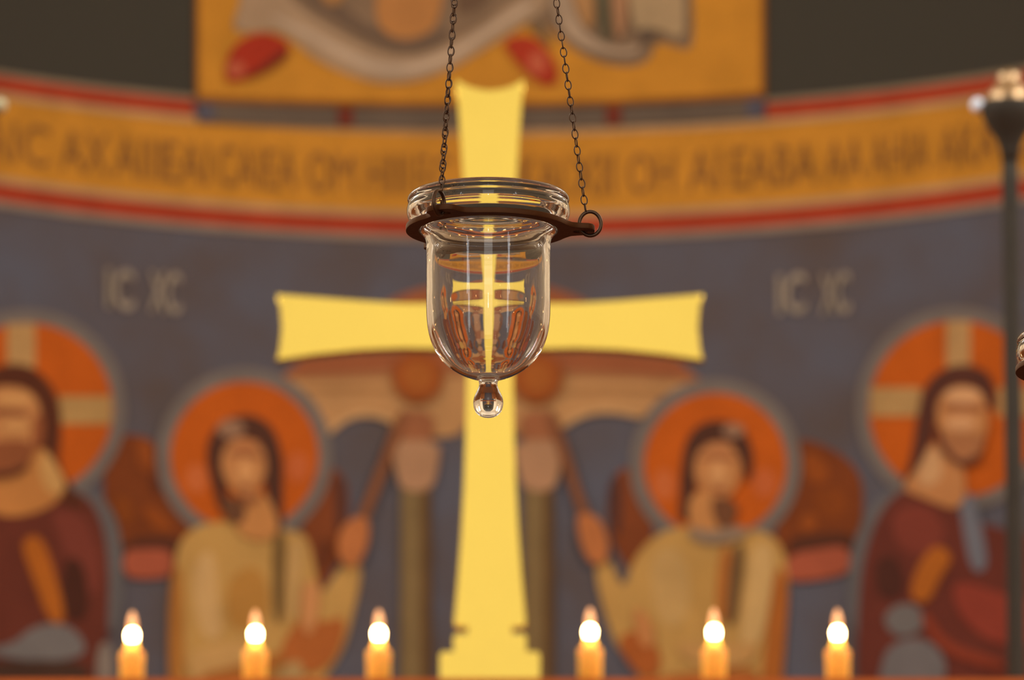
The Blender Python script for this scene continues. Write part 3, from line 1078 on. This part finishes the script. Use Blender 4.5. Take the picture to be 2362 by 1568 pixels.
def make_lamp(loc, label, rz=0.0):
    t = thing('hanging_oil_lamp', label, 'lamp', loc, None, rz)
    # glass: one closed wall, outside and cavity
    path, back = glass_profile()
    prof = [(r * S, lz(y)) for r, y in path]
    prof_in = [(r * S, lz(y)) for r, y in back]
    n = 192
    bm = bmesh.new()
    add_lathe(bm, prof + prof_in, n, True)
    bmesh.ops.recalc_face_normals(bm, faces=bm.faces[:])
    g = from_bm('glass_bowl', bm, M_GLASS, t)
    g['label'] = 'clear glass bell with a drop-shaped end'

    # the metal ring with its three eyes
    outer, holes = [], [[(160.5 * S * cos(2 * pi * k / 96), 160.5 * S * sin(2 * pi * k / 96)) for k in range(96)]]
    lugs = [0.0, radians(-120), radians(120)]
    prof_l = []
    for la in lugs:
        loop = []
        d, tg = Vector((cos(la), sin(la))), Vector((-sin(la), cos(la)))
        for r, w in ((178, -68), (192, -46), (212, -38), (230, -36), (240, -28), (244.5, -14), (245.5, 0)):
            loop.append(d * r + tg * w)
        for r, w in ((244.5, 14), (240, 28), (230, 36), (212, 38), (192, 46), (178, 68)):
            loop.append(d * r + tg * w)
        prof_l.append(loop)
        hole = [d * (209 + 13 * cos(2 * pi * k / 20)) + tg * (15 * sin(2 * pi * k / 20)) for k in range(20)]
        holes.append([(h.x * S, h.y * S) for h in hole])
    order = [1, 0, 2]
    for i, k in enumerate(order):
        loop = prof_l[k]
        outer += [(q.x * S, q.y * S) for q in loop]
        a_end = atan2(loop[-1].y, loop[-1].x)
        nxt = prof_l[order[(i + 1) % 3]]
        a_next = atan2(nxt[0].y, nxt[0].x)
        while a_next < a_end:
            a_next += 2 * pi
        for j in range(1, 16):
            a = a_end + (a_next - a_end) * j / 16
            outer.append((190.5 * S * cos(a), 190.5 * S * sin(a)))
    ring = plate('ring_holder', [outer] + holes, 6.6 * S, 1.2 * S, M_RING, t, 2)
    ring.location = (0, 0, lz(527))
    ring['label'] = 'flat brown metal ring with three eyes'

    # connecting rings, chains to a common hook
    apex = Vector((0, 0, lz(-1146)))
    for ci, la in enumerate(lugs):
        d = Vector((cos(la), sin(la), 0))
        ctr = d * (235 * S) + Vector((0, 0, lz(514.5)))
        bm = bmesh.new()
        rm = Matrix.Translation(ctr) @ Matrix.Rotation(la, 4, 'Z')
        add_oval(bm, rm, 28.5 * S, 25 * S, 4.4 * S, 40, 12)
        from_bm('eye_ring', bm, M_IRON, t)
        start = ctr + Vector((0, 0, 27 * S)) - d * (10 * S)
        axis = (apex - start)
        length = axis.length
        axis.normalize()
        pitch = 19.6 * S
        nl = int(length / pitch)
        pitch = length / nl
        bm = bmesh.new()
        xd = (Vector((cos(rz), -sin(rz), 0)) - axis * axis.dot(Vector((cos(rz), -sin(rz), 0)))).normalized()
        yd = axis.cross(xd)
        xq = Matrix((xd, yd, axis)).transposed().to_4x4()
        for k in range(nl):
            c = start + axis * (pitch * (k + 0.5))
            # slow twist along the chain
            sl = (0.32 * sin(k * 0.15 + 0.4), 0.5 * sin(k * 0.13 + 1), 0.6 * sin(k * 0.11))[ci]
            tw = sl + (pi / 2 if k % 2 == 0 else 0) + random.uniform(-.06, .06)
            m = Matrix.Translation(c) @ xq @ Matrix.Rotation(tw, 4, 'Z')
            add_oval(bm, m, 11.4 * S, 7.2 * S, 1.5 * S, 20, 8)
        from_bm('chain', bm, M_IRON, t)
    bm = bmesh.new()
    add_oval(bm, Matrix.Translation(apex + Vector((0, 0, 20 * S))), 24 * S, 18 * S, 4 * S, 32, 10)
    from_bm('top_ring', bm, M_IRON, t)
    bm = bmesh.new()
    z0 = apex.z + 41 * S
    z1 = 11.0 - loc[2]
    add_lathe(bm, [(0, z0), (3.5 * S, z0), (3.5 * S, z1 - 0.02), (0.05, z1 - 0.015), (0.05, z1), (0, z1)], 16, False)
    from_bm('suspension_rod', bm, M_IRON, t)
    return t


make_lamp(at_depth(1126.5, 533, LAMP_DEPTH), 'clear glass oil lamp hanging on chains in front of the gold cross', radians(1.5))
make_lamp(at_depth(2345 + 188, 858, LAMP_DEPTH), 'sliver of a second glass lamp cut off at the right edge, before the pole')

bpy.context.view_layer.update()
